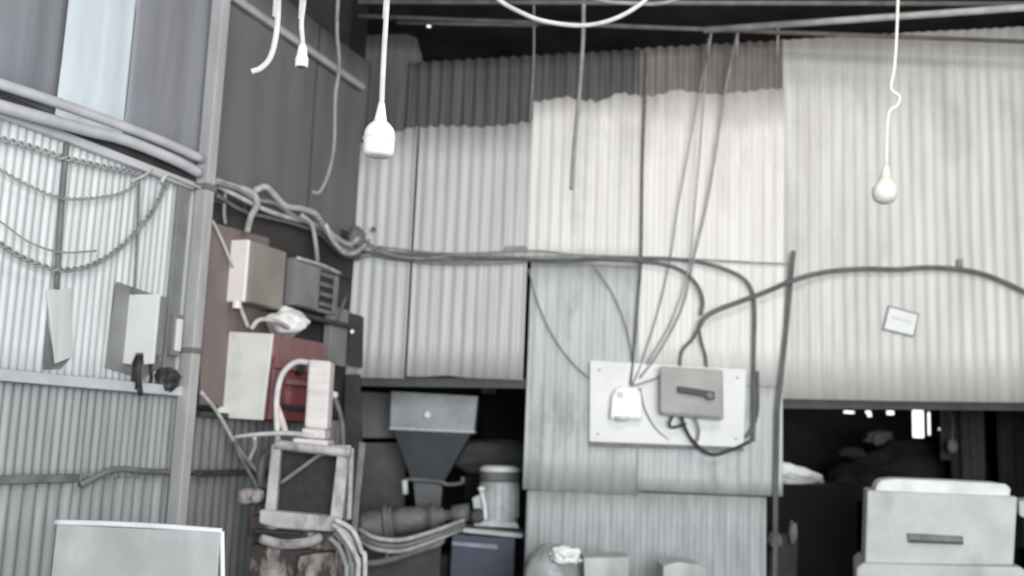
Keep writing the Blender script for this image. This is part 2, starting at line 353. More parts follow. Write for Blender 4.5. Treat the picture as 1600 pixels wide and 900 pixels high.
obj('wall_far', grid(us, zs, holes, lambda x, z: Vector((x, YB, z))), 'dark_board', kind='structure', solid=.02)
# gable wall with the doorway behind the photographer
obj('wall_front', holed(-4.6, XR+.08, 0, ZR, [(-.6, 3.1, 0, 3.3)], lambda x, z: Vector((x, YF, z))), 'sheet_low', kind='structure', solid=.02)
# ================================================================ STEELWORK
pa, pb = PL(344, 0, .14), PL(301, 450, .14)
pt = (pa+pb)/2; pxx, pyy = pb.x, pb.y
hw = .030
post = thing('steel_post', 'tall grey painted square steel post dividing the left wall', 'post', (pxx, pyy, 0))
t_ = TL(318, 450, .10)
obj('column', lbox(t_-hw, t_+hw, .03, .095, 0, ZR-.02, bevel=.006), 'post_paint', post)
obj('clamp', lbox(t_-hw-.006, t_+hw+.006, .026, .101, 1.83, 1.855), 'iron_grey', post)
obj('clamp', lbox(t_-hw-.006, t_+hw+.006, .026, .101, 2.57, 2.60), 'iron_grey', post)
rp = thing('leaning_post', 'thin dark steel post beside the right opening, rising above the cables', 'post', P(1225, 640, D-.05))
obj('angle_bar', tube([P(1240, 392, D-.06), P(1228, 520, D-.06), P(1215, 640, D-.06), P(1212, 780, D-.06), Vector((P(1210, 900, D-.06).x, D-.06, 0))], .014, seg=4, smooth=False), 'post_dark', rp)
def single(name, bm, m, label, cat, smooth=True, group=None): return obj(name, bm, m, smooth=smooth, label=label, cat=cat, group=group)
single('horizontal_rail', lbox(t_+.03, 5.2, .014, .06, zR1-.03, zR1+.012), 'tray', 'galvanised rail across the left wall below the small white box', 'rail', False)
single('horizontal_rail', lbox(2.09, 5.2, .016, .03, zR2-.03, zR2+.0), 'iron_grey', 'lower dark rail on left wall nearest the camera, above the grey panel', 'rail', False)
single('horizontal_rail', tube([W(1.47, .024, zR2), W(1.7, .024, zR2+.005), W(1.9, .024, zR2+.015), W(2.08, .024, zR2-.04)], .012), 'iron_grey', 'short bowed dark bar on the left wall left of the steel post', 'rail')
single('horizontal_rail', lbox(.55, tp-.05, .008, .04, zR2-.02, zR2+.005), 'iron_dark', 'short dark rail on left wall right of the steel post', 'rail', False)
single('shelf_rail', lbox(.25, tp-.02, .008, .05, 1.555, 1.58), 'iron_dark', 'dark rail under the cream cabinet right of the steel post', 'rail', False)
single('brace_bar', tube([PL(362, -6, .03), PL(566, 136, .03)], .022, seg=6, smooth=False), 'post_paint', 'grey sloping brace bar near the top of the left wall', 'bar', False)
# long conduits over the left wall
single('conduit', tube([W(t_+.05, .07, 2.705), W(1.9, .065, 2.71), W(2.4, .06, 2.69), W(3.2, .05, 2.65), W(5, .05, 2.63)], .022), 'tray', 'upper grey conduit running along the left wall top, meeting the other near the post', 'conduit')
single('conduit', tube([W(t_+.05, .065, 2.64), W(1.8, .075, 2.65), W(2.1, .08, 2.645), W(2.4, .09, 2.61), W(3.2, .10, 2.55), W(5, .11, 2.5)], .024), 'tray', 'lower pale conduit along the left wall over the dark gap', 'conduit')
single('conduit', lbox(t_+.05, 5, .014, .045, 2.565, 2.60), 'tray', 'flat pale strip just above the hanging twisted wires on left wall', 'conduit', False)
single('horizontal_rail', lbox(1.47, 5.2, .012, .03, 2.60, 2.655), 'iron_dark', 'dark angle between the conduits along top of the left wall', 'rail', False)
single('twisted_wire', twist([PL(0, 216, .05), PL(50, 230, .05), PL(100, 246, .05), PL(170, 262, .05), PL(225, 272, .04)], .005, .008, .075), 'cable_faint', 'twisted wire hugging the wall right under the left conduits', 'wire')
single('twisted_wire', twist([PL(-60, 230, .06), PL(0, 265, .06), PL(45, 290, .06), PL(95, 309, .06), PL(150, 309, .06), PL(200, 297, .05), PL(232, 268, .04)], .003, .0045, .06), 'cable_faint', 'upper thin twisted wire sagging across the left corrugated wall', 'wire')
single('twisted_wire', twist([PL(-60, 340, .09), PL(0, 381, .08), PL(40, 405, .08), PL(90, 421, .08), PL(140, 415, .08), PL(190, 385, .07), PL(235, 335, .06), PL(262, 284, .05)], .0055, .0062, .07), 'cable_mid', 'lowest thick twisted wire sagging deepest across the left wall', 'wire')
single('sagging_wire', tube([PL(-60, 310, .07), PL(0, 346, .07), PL(45, 378, .07), PL(95, 394, .07), PL(150, 392, .07)], .0035), 'cable_faint', 'plain thin wire sagging just above the lowest twisted wire', 'wire')
single('hanging_bar', tube([PL(104, 224, .035), PL(96, 320, .035), PL(88, 452, .03)], .011, seg=6), 'post_dark', 'dark vertical strip hanging on the left wall above the tilted plate', 'bar')
single('hanging_bar', tube([PL(218, 280, .03), PL(215, 350, .03), PL(210, 462, .04)], .0055, seg=6), 'iron_grey', 'thin dark vertical rod running down to the small white box', 'bar')
single('wire_hook', tube([PL(205, 283, .05), PL(222, 276, .06), PL(238, 265, .06)], .006), 'cable_pale', 'short pale hook of wire below the conduits, left of two', 'wire')
single('wire_hook', tube([PL(252, 285, .05), PL(262, 273, .06), PL(290, 284, .06), PL(318, 296, .06)], .008), 'cable_pale', 'short pale wire bent over beside the steel post', 'wire')
single('corner_batten', lbox(t_+.06, t_+.13, .008, .03, zR1, 2.6), 'box_grey', 'grey vertical batten on left wall immediately left of the steel post', 'batten', False)
# ================================================================ LEFT WALL BOXES
def lthing(name, label, cat, xs, x1, x0, yt, yb, base=.0, side=None, front=None, m='box_grey'):
    t0, t1, d, z0, z1 = lwall(xs, x1, x0, yt, yb, base)
    th = thing(name, label, cat, W((t0+t1)/2, base+d/2, z0))
    return th, t0, t1, base, base+d, z0, z1
# small white box at left
th, t0, t1, o0, o1, z0, z1 = lthing('junction_box', 'small white electrical box with notched bottom on left corrugated wall', 'electrical box', 200, 250, 262, 462, 556)
o0 = .02
bm = lbox(t0, t1, o0, o1, z0, z1); obj('housing', bm, 'box_grey', th)
# white cover faces the camera: notch in its lower edge
w_ = o1-o0
def cv(f, z): return W(t1+.012, o0+w_*f, z)
cov = [cv(-.02, z1+.005), cv(1.02, z1+.005), cv(1.02, z0-.035), cv(.72, z0-.04), cv(.66, z0+.008), cv(.36, z0+.008), cv(.22, z0-.04), cv(-.02, z0-.035)]
obj('cover', prism(cov, -LD*.014, bevel=.002), 'board_white', th)
bm = tube([W(t1-.02, .08, z0+.01), W(t1, .09, z0-.06), W(t1-.05, .07, z0-.16)], .011); tube([W(t1-.03, .05, z0+.01), W(t1-.03, .05, z0-.14)], .013, bm)
tube([W(t1-.03, .11, z0+.01), W(t1-.08, .09, z0-.08), W(t0-.08, .05, z0-.1)], .008, bm)
obj('cable_tail', bm, 'cable_dark', th, smooth=True)
single('box_shadow', prism([PL(183, 440, .018), PL(246, 462, .018), PL(250, 575, .018), PL(222, 592, .018), PL(165, 574, .018)], -LN*.004), 'box_grey', 'flat grey patch drawn as the wall shadow of the small white electrical box', 'plate', False)  # cast shadow of the white box, made as a thin grey plate
th, t0, t1, o0, o1, z0, z1 = lthing('socket_box', 'small grey box between the white electrical box and the steel post', 'electrical box', 256, 274, 287, 490, 556)
obj('housing', lbox(t0, t1, .01, o1, z0, z1), 'box_grey', th); obj('cover', lbox(t0+.01, t1-.01, o1-.002, o1+.012, z0+.02, z1-.02), 'board_white', th)
single('cable_knot', blob(PL(262, 592, .05), (.05, .05, .05), .4, 1.5, 3), 'cable_dark', 'dark tangle of wire under the small grey box beside the post', 'wire')
single('tilted_plate', prism([PL(74, 452, .03), PL(112, 450, .03), PL(113, 558, .04), PL(87, 568, .04)], -LN*.008, bevel=.002), 'galvanised_left', 'pale tilted sheet metal plate on the left corrugated wall', 'plate', False)
single('dark_patch', prism([PL(74, 500, .02), PL(84, 562, .02), PL(112, 557, .02), PL(96, 576, .02), PL(70, 578, .02)], -LN*.008, bevel=.001), 'post_dark', 'dark patch showing under the tilted plate on left wall', 'bracket', False)  # thin dark plate peeking out below the tilted plate
# brown board
single('brown_board', prism([PL(322, 345, .016), PL(420, 372, .016), PL(420, 640, .016), PL(312, 632, .016)], -LN*.006), 'brown_board', 'brown board on left wall just right of the steel post', 'board', False)
single('dark_hood', lbox(.05, 1.3, -.004, .006, 2.40, 2.6), 'dark_board', 'dark board behind the cable tangle, above the taupe box', 'board', False)
# upper taupe box
th, t0, t1, o0, o1, z0, z1 = lthing('fuse_box', 'taupe fuse box with one side coloured white for the door light, above the cream cabinet', 'electrical box', 364, 394, 448, 376, 474, .01)
obj('housing', lbox(t0, t1, o0, o1, z0, z1), 'fuse_front_dim', th)
obj('side_cover', lbox(t1-.001, t1+.02, o0-.004, o1-.006, z0+.0, z1+.004, bevel=.008), 'fuse_side_lit', th)  # same box, coloured paler where the door light falls on it
obj('door', lbox(t0+.004, t1-.004, o1-.001, o1+.008, z0+.004, z1-.004), 'fuse_front_dim', th)
obj('gland', tube([W(t1+.005, (o0+o1)/2, z0-.03), W(t1+.005, (o0+o1)/2, z0+.005)], .022, seg=10, smooth=False), 'fuse_side_lit', th)
single('drop_cable', tube([PL(374, 474, .06), PL(380, 492, .06), PL(388, 512, .07)], .010), 'cable_pale', 'short pale cable from the taupe fuse box down to the cream cabinet', 'cable')
single('slanting_cord', tube([PL(332, 345, .03), PL(348, 378, .03), PL(364, 418, .04)], .007), 'cable_pale', 'pale slanting cord from the steel post to the taupe fuse box', 'cable')
# fuse bank
th, t0, t1, o0, o1, z0, z1 = lthing('fuse_bank', 'grey switch panel with a row of dark slots, right of the taupe box', 'electrical box', 448, 462, 530, 402, 478, .01)
obj('housing', lbox(t0, t1, o0, o1, z0, z1), 'box_grey', th)
tm = TL(497, 440, o1)
obj('door', lbox(tm, t1-.005, o1-.001, o1+.012, z0+.005, z1-.02), 'box_grey', th)
sbd = obj('slot_board', lbox(t0+.01, tm-.01, o1-.001, o1+.004, z0+.02, z1-.02), 'rubber_black', th)
for i in range(4):
    zz = z0+.045+(z1-z0-.09)*i/3
    obj('breaker', lbox(t0+.06, tm-.015, o1+.003, o1+.014, zz-.012, zz+.010, bevel=.002), 'iron_grey', sbd)
obj('side_strip', lbox(t0+.004, t0+.05, o1+.003, o1+.012, z0+.005, z1-.03), 'box_grey', th)
obj('top_rail', tube([W(t1, o1+.01, z1-.004), W(tm, o1+.014, z1), W(t0-.01, o1+.01, z1-.012)], .010), 'cable_dust', th, smooth=True)
single('shelf_bracket', lbox(.16, .98, .008, .09, 2.10, 2.125), 'iron_dark', 'dark shelf under the taupe fuse box and grey switch panel', 'shelf', False)
# narrow panels near the corner
th, t0, t1, o0, o1, z0, z1 = lthing('corner_enclosure', 'narrow grey panel in the corner right of the red cabinet', 'panel', 508, 520, 546, 478, 570, .01)
obj('housing', lbox(t0, t1, o0, o1, z0, z1), 'box_grey', th)
obj('bracket', tube([PL(528, 500, .14), PL(538, 470, .14), PL(542, 458, .1)], .009), 'cable_grey', th, smooth=True)
ip = thing('indicator_strip', 'dark narrow strip with a small pilot light in the corner', 'panel', P(552, 575, D-.12))
obj('strip', ppx([(545, 488), (566, 494), (564, 574), (543, 570)], D-.12, .07), 'dark_board', ip)
obj('pilot_light', lathe(P(550, 518, D-.15), P(550, 518, D-.115), [(0, .010), (.3, .013), (1, .013)]), 'plastic_white', ip, label='small white pilot light')
# cream & red cabinet
th, t0, t1, o0, o1, z0, z1 = lthing('control_cabinet', 'red control cabinet with big cream side cover, right of the post', 'cabinet', 360, 432, 506, 522, 656, .01)
obj('housing', lbox(t0, t1, o0, o1-.004, z0, z1), 'red_paint', th)
obj('side_cover', prism([PL(364, 514, .01)*0+W(t1+.02, o0-.0, z1+.01), W(t1+.02, o1-.01, z1+.0), W(t1+.02, o1-.03, z0-.005), W(t1+.02, o0-.03, z0+.0)], -LD*.018, bevel=.004), 'box_cream', th, label='cream side cover')
fr = bmesh.new()
lbox(t0, t1, o1-.004, o1+.012, z1-.16, z1, fr); obj('hood', fr, 'red_dull', th)
obj('edge_strip', lbox(t1-.05, t1+.015, o1-.004, o1+.012, z0, z1-.165), 'red_dull', th)
for i, zz in enumerate((z0+.05, z0+.17)):
    bb = obj('terminal_bar', lbox(t0+.03, t1-.1, o1-.003, o1+.018, zz, zz+.025), 'red_dull' if i else 'rubber_black', th)
obj('dial', lathe(W((t0+t1)/2, o1-.005, z0+.26), W((t0+t1)/2, o1+.02, z0+.26), [(0, .04), (.7, .04), (1, .03)]), 'rubber_black', th)
single('crumpled_bag', blob(PL(448, 503, .14), (.10, .07, .065), .35, 1.1, 5), 'plastic_white', 'crumpled white plastic bag lying on top of the cream and red cabinet', 'bag')
single('cord_loop', tube([PL(392, 514, .12), PL(405, 500, .14), PL(430, 502, .2), PL(465, 520, .16)], .012), 'cable_dust', 'pale cord looping over the cream cabinet below the white bag', 'cable')
# ================================================================ CABLE TANGLE ON THE LEFT
def tangle(m, r, pts, label): single('tangled_cable', tube([PL(x, y, o) for x, y, o in pts], r), m, label, 'cable')
tangle('cable_dust', .016, [(338, 283, .07), (360, 290, .07), (392, 300, .09), (402, 318, .10), (392, 338, .08), (386, 362, .05)], 'pale cable bending down in a hook above the taupe box')
tangle('cable_dust', .013, [(340, 290, .05), (370, 306, .06), (410, 326, .07), (450, 340, .07), (490, 350, .07), (520, 372, .06)], 'middle dusty cable of the tangle right of the post')
tangle('cable_dust', .017, [(398, 298, .08), (414, 292, .09), (428, 304, .09), (446, 322, .09), (470, 326, .09), (492, 334, .09), (502, 348, .08), (520, 368, .08), (545, 382, .07), (560, 372, .05)], 'topmost dusty cable of the tangle, humped above the taupe box')
tangle('cable_mid', .012, [(336, 284, .09), (372, 296, .08), (400, 312, .08), (430, 318, .07), (460, 338, .08), (500, 358, .07), (530, 385, .06), (553, 388, .05)], 'grey cable running through the middle of the tangle')
tangle('cable_dust', .012, [(470, 335, .07), (486, 350, .08), (492, 372, .07), (496, 408, .05)], 'pale cable dropping from the tangle to the grey switch panel')
tangle('cable_grey', .011, [(338, 305, .05), (380, 330, .05), (420, 340, .05), (460, 350, .05), (500, 366, .05), (530, 396, .05), (560, 404, .04)], 'lowest dark cable of the tangle right of the post')
tangle('cable_mid', .013, [(500, 346, .10), (512, 368, .10), (530, 388, .09), (552, 394, .08), (568, 382, .06)], 'outer cable of the drooping loop in the corner')
tangle('cable_dust', .014, [(508, 350, .13), (520, 376, .13), (540, 396, .12), (560, 392, .1), (576, 376, .06)], 'lowest pale cable of the drooping loop in the corner')
tangle('cable_mid', .009, [(352, 300, .04), (350, 330, .03), (352, 350, .03)], 'short grey cable hanging beside the steel post top')
single('corner_cloth', blob(P(556, 372, D-.08), (.05, .04, .07), .3, 2, 8), 'cloth_grey', 'grey rag wedged in the corner behind the cable loop', 'rag')
# ================================================================ BACK WALL CABLES
def bc(name, m, r, pts, label, cat='cable', o=.05, seg=8): return single(name, tube([P(q[0], q[1], D-(q[2] if len(q) > 2 else o)) for q in pts], r, seg=seg), m, label, cat)
bc('supply_cable', 'cable_grey', .011, [(570, 378), (600, 393), (660, 398), (740, 402), (830, 403), (930, 403), (1010, 409), (1060, 420), (1088, 444), (1098, 470), (1095, 492)], 'grey cable along back wall curving down first, above the switch', o=.075)
bc('supply_cable', 'cable_grey', .011, [(565, 392), (620, 404), (700, 408), (790, 405), (880, 407), (960, 404), (1040, 404), (1100, 411), (1150, 428), (1172, 448), (1179, 480), (1178, 560), (1178, 640), (1177, 690)], 'long grey cable along back wall dropping at the white board right edge', o=.062)
bc('supply_cable', 'cable_mid', .010, [(560, 400), (600, 398), (650, 408), (720, 411), (800, 409), (880, 402), (960, 406), (1010, 405)], 'lowest dusty cable of the bundle along the back wall', o=.058)
bc('supply_cable', 'cable_mid', .008, [(575, 384), (610, 398), (660, 404), (720, 398), (800, 401), (860, 403), (940, 400)], 'thin dusty cable lying on top of the back wall bundle', o=.085)
bc('stretched_wire', 'cable_mid', .0055, [(590, 385), (700, 396), (830, 392), (900, 398), (1000, 402), (1100, 406), (1190, 411), (1238, 412)], 'thin straight wire above the bundle, ending at the thin leaning post', 'wire', o=.045)
bc('thick_cable', 'cable_grey', .014, [(1092, 512, .1), (1100, 498, .1), (1120, 485, .1), (1160, 470, .1), (1200, 455, .1), (1240, 438, .1), (1290, 425, .07), (1350, 420, .06), (1400, 421, .06), (1450, 418, .06), (1500, 421, .06), (1545, 431, .06), (1600, 455, .06), (1640, 475, .06)], 'thick grey cable arching over the white tag to the right edge')
bc('cable_tail', 'cable_grey', .010, [(1092, 512, .1), (1082, 530, .08), (1066, 548, .06), (1062, 572, .05)], 'left branch of frayed cable entering the top of the grey switch')
bc('cable_tail', 'cable_grey', .009, [(1092, 512, .1), (1096, 535, .08), (1102, 555, .06), (1104, 574, .05)], 'right branch of frayed cable entering the top of the grey switch')
bc('thin_wire', 'cable_mid', .005, [(826, 420), (836, 460), (856, 510), (885, 556), (920, 590), (950, 600), (985, 600)], 'thin curved wire swinging up leftwards from the white meter', 'wire', o=.05)
bc('thin_wire', 'cable_grey', .007, [(1012, 80, .05), (1008, 160, .045), (1004, 260, .045), (1002, 400, .045), (996, 480, .045), (990, 555, .05), (985, 600, .07)], 'dark straight wire running down the sheet seam to the white meter', 'wire')
bc('thin_wire', 'cable_mid', .0045, [(930, 418), (955, 455), (975, 500), (985, 540), (988, 566)], 'faint short wire slanting down right onto the white board top', 'wire', o=.04)
bc('thin_wire', 'cable_faint', .005, [(1112, 48, .12), (1090, 160, .1), (1060, 320, .08), (1048, 400, .06), (1030, 480, .05), (1005, 560, .05), (988, 602, .07)], 'left one of three slanting wires above the white board', 'wire')
bc('thin_wire', 'cable_faint', .0065, [(1152, 50, .12), (1132, 150, .1), (1108, 300, .08), (1085, 400, .07), (1066, 480, .05), (1030, 550, .05), (1000, 590, .07)], 'rightmost and thickest of three slanting wires above the white board', 'wire')
bc('thin_wire', 'cable_faint', .0045, [(1106, 60, .16), (1098, 180, .14), (1085, 330, .12), (1075, 420, .1), (1050, 500, .06), (1010, 570, .06)], 'middle one of three slanting wires above the white board', 'wire')
bc('thin_wire', 'cable_mid', .005, [(985, 603, .1), (1000, 600, .09), (1030, 588, .08), (1040, 572, .07)], 'short pale wire looping between the meter and the switch', 'wire')
bc('thin_wire', 'cable_mid', .0045, [(1000, 606, .1), (1008, 640, .07), (1025, 670, .06), (1048, 690, .05)], 'thin wire drooping from the meter to the white board lower edge', 'wire')
single('wire_nail', tube([P(584, 358, D-.02), P(584, 358, D-.07)], .014, seg=10, smooth=False), 'rubber_black', 'small black knob on back wall above the corner cables', 'knob', False)
single('cable_clip', ppx([(790, 384), (822, 384), (826, 392), (786, 392)], D-.05, .03), 'cable_mid', 'small grey clip on back wall above the cable bundle', 'clip', False)
single('cable_clip', ppx([(1497, 404), (1505, 404), (1505, 417), (1496, 417)], D-.05, .04), 'cable_mid', 'tiny grey clip above the thick arching cable at right', 'clip', False)
# ================================================================ METER BOARD
mb = thing('meter_board', 'white rectangular mounting board on the back wall under the wires', 'board', P(1040, 695, D-.05))
mbb = obj('board', ppx([(922, 563), (1166, 577), (1162, 699), (921, 690)], D-.055, .022, bevel=.002), 'board_white', mb)
obj('batten', ppx([(921, 690), (1162, 699), (1162, 705), (921, 697)], D-.045, .02, bevel=.001), 'iron_grey', mb)
for q in ((936, 578), (1152, 590), (934, 678), (1150, 686)):
    obj('screw', lathe(P(q[0], q[1], D-.06), P(q[0], q[1], D-.054), [(0, .004), (1, .007)], seg=10), 'iron_grey', mbb)
me_ = thing('electric_meter', 'white electric meter with a round bottom on the white board', 'meter', P(977, 656, D-.1))
meh = obj('housing', ppx([(956, 620), (962, 608), (972, 604), (992, 605), (1001, 612), (1003, 624), (1003, 654), (954, 652)], D-.12, .065, bevel=.008), 'plastic_white', me_)
obj('base_plate', ppx([(953, 640), (1004, 642), (1004, 657), (953, 655)], D-.105, .05, bevel=.004), 'board_white', me_)
obj('dial', lathe(P(972, 658, D-.10), P(972, 650, D-.10), [(0, .03), (.6, .045), (1, .045)], seg=20), 'board_white', me_, smooth=True)
obj('display', ppx([(964, 612), (974, 612), (974, 622), (964, 621)], D-.124, .006, bevel=.001), 'tag_mark', meh)
sw = thing('isolator_switch', 'grey isolator switch box with a long lever on the white board', 'switch', P(1083, 655, D-.1))
obj('housing', ppx([(1036, 575), (1130, 580), (1131, 656), (1034, 648)], D-.15, .095, bevel=.006), 'switch_grey', sw)
obj('lid', ppx([(1032, 572), (1129, 578), (1128, 652), (1032, 644)], D-.168, .02, bevel=.004), 'switch_grey', sw)
hd = obj('lever', prism([P(1059, 604, D-.20), P(1066, 604, D-.20), P(1110, 611, D-.20), P(1117, 612, D-.20), P(1117, 624, D-.20), P(1106, 625, D-.20), P(1102, 620, D-.20), P(1060, 613, D-.20)], (0, .022, 0), bevel=.004), 'rubber_black', sw)
obj('pivot', lathe(P(1109, 618, D-.205), P(1109, 618, D-.165), [(0, .018), (.2, .022), (1, .024)]), 'iron_grey', hd)
bc('switch_lead', 'cable_dark', .010, [(1065, 650, .12), (1070, 668, .12), (1085, 692, .1), (1112, 710, .08), (1140, 704, .07), (1172, 690, .06)], 'dark cable looping below the white board from the grey switch')
bc('switch_lead', 'cable_dark', .008, [(1052, 648, .12), (1046, 662, .12), (1052, 668, .11), (1072, 662, .1)], 'small dark cable loop under the left end of grey switch')
bc('switch_lead', 'cable_mid', .008, [(1086, 652, .12), (1092, 672, .11), (1088, 690, .09), (1078, 684, .09)], 'small grey cable loop under the middle of grey switch')
bc('switch_lead', 'cable_grey', .009, [(1184, 580, .06), (1184, 640, .06), (1176, 668, .06), (1164, 684, .06)], 'grey cable tail at the right edge of the white board')
tg = thing('wall_tag', 'small tilted white tag stuck on the right wall sheet', 'tag', P(1406, 525, D-.03))
obj('frame', ppx([(1388, 477), (1437, 490), (1429, 527), (1379, 515)], D-.032, .008, bevel=.001), 'cable_mid', tg)
obj('plate', ppx([(1390, 480), (1434, 492), (1427, 524), (1382, 513)], D-.037, .006, bevel=.001), 'tag_white', tg)
obj('marking', ppx([(1393, 494), (1424, 502), (1423, 505), (1392, 497)], D-.0385, .002, bevel=0), 'tag_mark', tg)
# ================================================================ ROOF RODS
def rod(m, r, a, b, label, sg=8): return single('roof_rod', tube([a, b], r, seg=sg, smooth=False), m, label, 'rod')
rod('roof_rod', .014, P(560, 25, 5.7), Vector((XR, 5.7, P(1150, 47, 5.7).z)), 'thin grey rod running level across the back wall top')
rod('roof_rod_pale', .020, P(1100, 47, 5.6), P(1640, 9, 4.9), 'pale rod climbing to the top right corner')
rod('roof_rod', .014, P(560, 3, 5.2), P(1640, 6, 5.2), 'faint rod along the very top edge of the view')
rod('roof_rod', .012, P(620, 36, 6.5), P(840, 40, 6.5), 'dim short rod beyond the wall top near the bright roof hole')
single('sagging_cable', tube([P(740, -40, 4), P(780, 0, 4), P(815, 20, 4), P(850, 33, 4), P(905, 40, 4), P(950, 33, 4), P(990, 14, 4), P(1015, -10, 4), P(1030, -60, 4)], .010), 'cable_pale', 'white cable sagging in an arc at the top centre', 'cable')
single('sagging_cable', tube([P(880, -30, 4.6), P(930, -2, 4.6), P(980, 5, 4.6), P(1040, 4, 4.6), P(1100, -20, 4.6)], .010), 'cable_mid', 'short pale cable at top edge behind the sagging arc', 'cable')
for q in ((1112, 1105), (1153, 1150), (1216, 1214)):
    single('drop_wire', tube([P(q[0], 42, 5.68), P(q[1], 100, 5.85)], .007), 'cable_faint', {1112: 'leftmost of three short wires tied to the level rod', 1153: 'middle of three short wires tied to the level rod', 1216: 'rightmost of three short wires tied to the level rod'}[q[0]], 'wire')
single('hanging_wire', tube([P(834, -20, 5.6), P(834, 90, 5.8), P(828, 190, 5.94)], .006), 'cable_mid', 'thin grey wire hanging at the edge of the left upper sheets', 'wire')
# ================================================================ HANGING CORDS AND LAMPS
def top_of(x, Y): p = P(x, 0, Y); return Vector((p.x+.03, p.y, ZR-.005))
Yb = 2.5
lp = thing('pendant_lamp', 'white hanging light bulb on a long white cord, nearest lamp', 'lamp', P(592, 245, Yb))
b0, b1 = P(591, 245, Yb), P(597, 150, Yb)
Lh = (b0-b1).length; ax = (b1-b0)/Lh; 
obj('bulb', lathe(b0, b0+ax*.095, [(0, .024), (.03, .033), (.09, .038), (.2, .0395), (.60, .0395), (.70, .038), (.79, .034), (.87, .028), (.94, .021), (1, .015)], seg=32), 'plastic_white', lp, smooth=True)
obj('ring', lathe(b0+ax*.043, b0+ax*.047, [(0, .0405), (.2, .0425), (.8, .0425), (1, .0405)], seg=32), 'board_white', lp, smooth=True)
obj('holder', lathe(b0+ax*.082, b0+ax*.14, [(0, .019), (.4, .0145), (1, .009)], seg=20), 'plastic_white', lp, smooth=True)
obj('cord', tube([b0+ax*.135, P(600, 80, Yb), P(605, 0, Yb), P(608, -60, Yb), top_of(606, Yb)], .0075), 'cable_pale', lp, smooth=True)
Ys = 2.7
sp = thing('lamp_holder', 'empty white lamp holder hanging on a cord left of the bulb', 'lamp', P(471, 105, Ys))
s0, s1 = P(471, 105, Ys), P(473, 68, Ys)
obj('socket', lathe(s0, s1, [(0, .016), (.02, .018), (.35, .0185), (.5, .015), (.8, .013), (1, .008)], seg=20), 'plastic_white', sp, smooth=True)
obj('mouth', lathe(s0-(s1-s0)*.02, s0+(s1-s0)*.03, [(0, .012), (1, .012)], seg=16), 'iron_grey', sp)
obj('cord', tube([s1, P(471, 35, Ys), P(475, 0, Ys), P(476, -50, Ys), top_of(475, Ys)], .0075), 'cable_pale', sp, smooth=True)
single('bare_cord', tube([P(393, 112, 2.6), P(408, 106, 2.6), P(423, 88, 2.6), P(432, 50, 2.6), P(435, 0, 2.6), P(437, -60, 2.6), top_of(436, 2.6)], .0085), 'cable_pale', 'bare white cord end curling left at the top left', 'cable')
single('dangling_wire', tube([P(488, 300, 4.6), P(499, 300, 4.6), P(513, 272, 4.6), P(522, 225, 4.6), P(524, 150, 4.6), P(530, 100, 4.6), P(528, 0, 4.6), top_of(528, 4.6)], .009), 'cable_mid', 'grey cord hanging with a hooked end before the dark left sheets', 'cable')
single('dangling_wire', tube([P(893, 296, 5.2), P(897, 230, 5.2), P(905, 150, 5.2), P(911, 60, 5.2), P(913, -10, 5.2), top_of(913, 5.2)], .011), 'cable_mid', 'straight pale grey cord hanging before the middle wall sheets', 'cable')
fl = thing('pendant_lamp', 'faint cream bulb on a looped cord before the right wall', 'lamp', P(1382, 318, 4.6))
f0 = P(1381, 318, 4.6); f1 = P(1385, 255, 4.6); fa = (f1-f0).normalized()
obj('bulb', lathe(f0, f0+fa*.125, [(0, .02), (.1, .045), (.3, .056), (.55, .056), (.75, .040), (1, .024)], seg=28), 'box_cream', fl, smooth=True)
obj('holder', lathe(f0+fa*.115, f0+fa*.185, [(0, .024), (.5, .02), (1, .010)], seg=18), 'box_cream', fl, smooth=True)
obj('cord', tube([f0+fa*.18, P(1388, 180, 4.6), P(1402, 165, 4.6), P(1405, 150, 4.6), P(1392, 138, 4.6), P(1398, 100, 4.6), P(1403, 0, 4.6), top_of(1404, 4.6)], .007), 'box_cream', fl, smooth=True)
# ================================================================ FRAME MACHINE AT THE LEFT
Ym = 4.62
mc = thing('press_machine', 'grimy white machine with an open steel frame and dark screen, left of opening', 'machine', Vector((P(470, 800, Ym).x, Ym+.15, 0)))
obj('base', prism(px([(392, 850), (530, 858), (540, None), (385, None)], Ym), (0, .38, 0), bevel=.01), 'machine_grimy', mc)
obj('front_panel', ppx([(405, 796), (530, 808), (528, 832), (432, 826), (404, 818)], Ym-.02, .10, bevel=.01), 'machine_white', mc)
obj('side_block', ppx([(388, 806), (432, 806), (432, 838), (386, 838)], Ym+.0, .25, bevel=.012), 'machine_grimy', mc)
obj('chute', tube([P(408, 842, Ym-.06), P(440, 850, Ym-.08), (P(478, 848, Ym-.07)), P(500, 840, Ym-.02)], .022), 'machine_white', mc, smooth=True)
obj('side_block', ppx([(478, 832), (524, 832), (526, 862), (480, 860)], Ym-.03, .2, bevel=.014), 'machine_grimy', mc)
obj('cover', ppx([(465, 868), (520, 862), (524, 905), (462, 905)], Ym-.05, .12, bevel=.012), 'machine_grimy', mc)
obj('hinge', ppx([(395, 826), (470, 832), (470, 838), (395, 834)], Ym-.05, .06, bevel=.006), 'rubber_black', mc)
bm = bmesh.new()
for q in ((418, 690), ):
    tube([P(420, 800, Ym), P(426, 705, Ym), P(438, 693, Ym)], .016, bm)
obj('frame_post', ppx([(424, 694), (439, 696), (430, 802), (413, 800)], Ym, .05, bevel=.006), 'machine_white', mc)
obj('frame_post', ppx([(527, 704), (545, 706), (534, 812), (515, 810)], Ym, .05, bevel=.006), 'machine_white', mc); bm.free()
obj('frame_post', tube([P(424, 702, Ym+.28), P(410, 720, Ym+.3), P(406, 780, Ym+.3), P(404, 850, Ym+.3)], .018, seg=6), 'iron_grey', mc)
obj('frame_post', ppx([(546, 700), (552, 700), (548, 812), (541, 812)], Ym+.28, .04, bevel=.004), 'machine_white', mc)
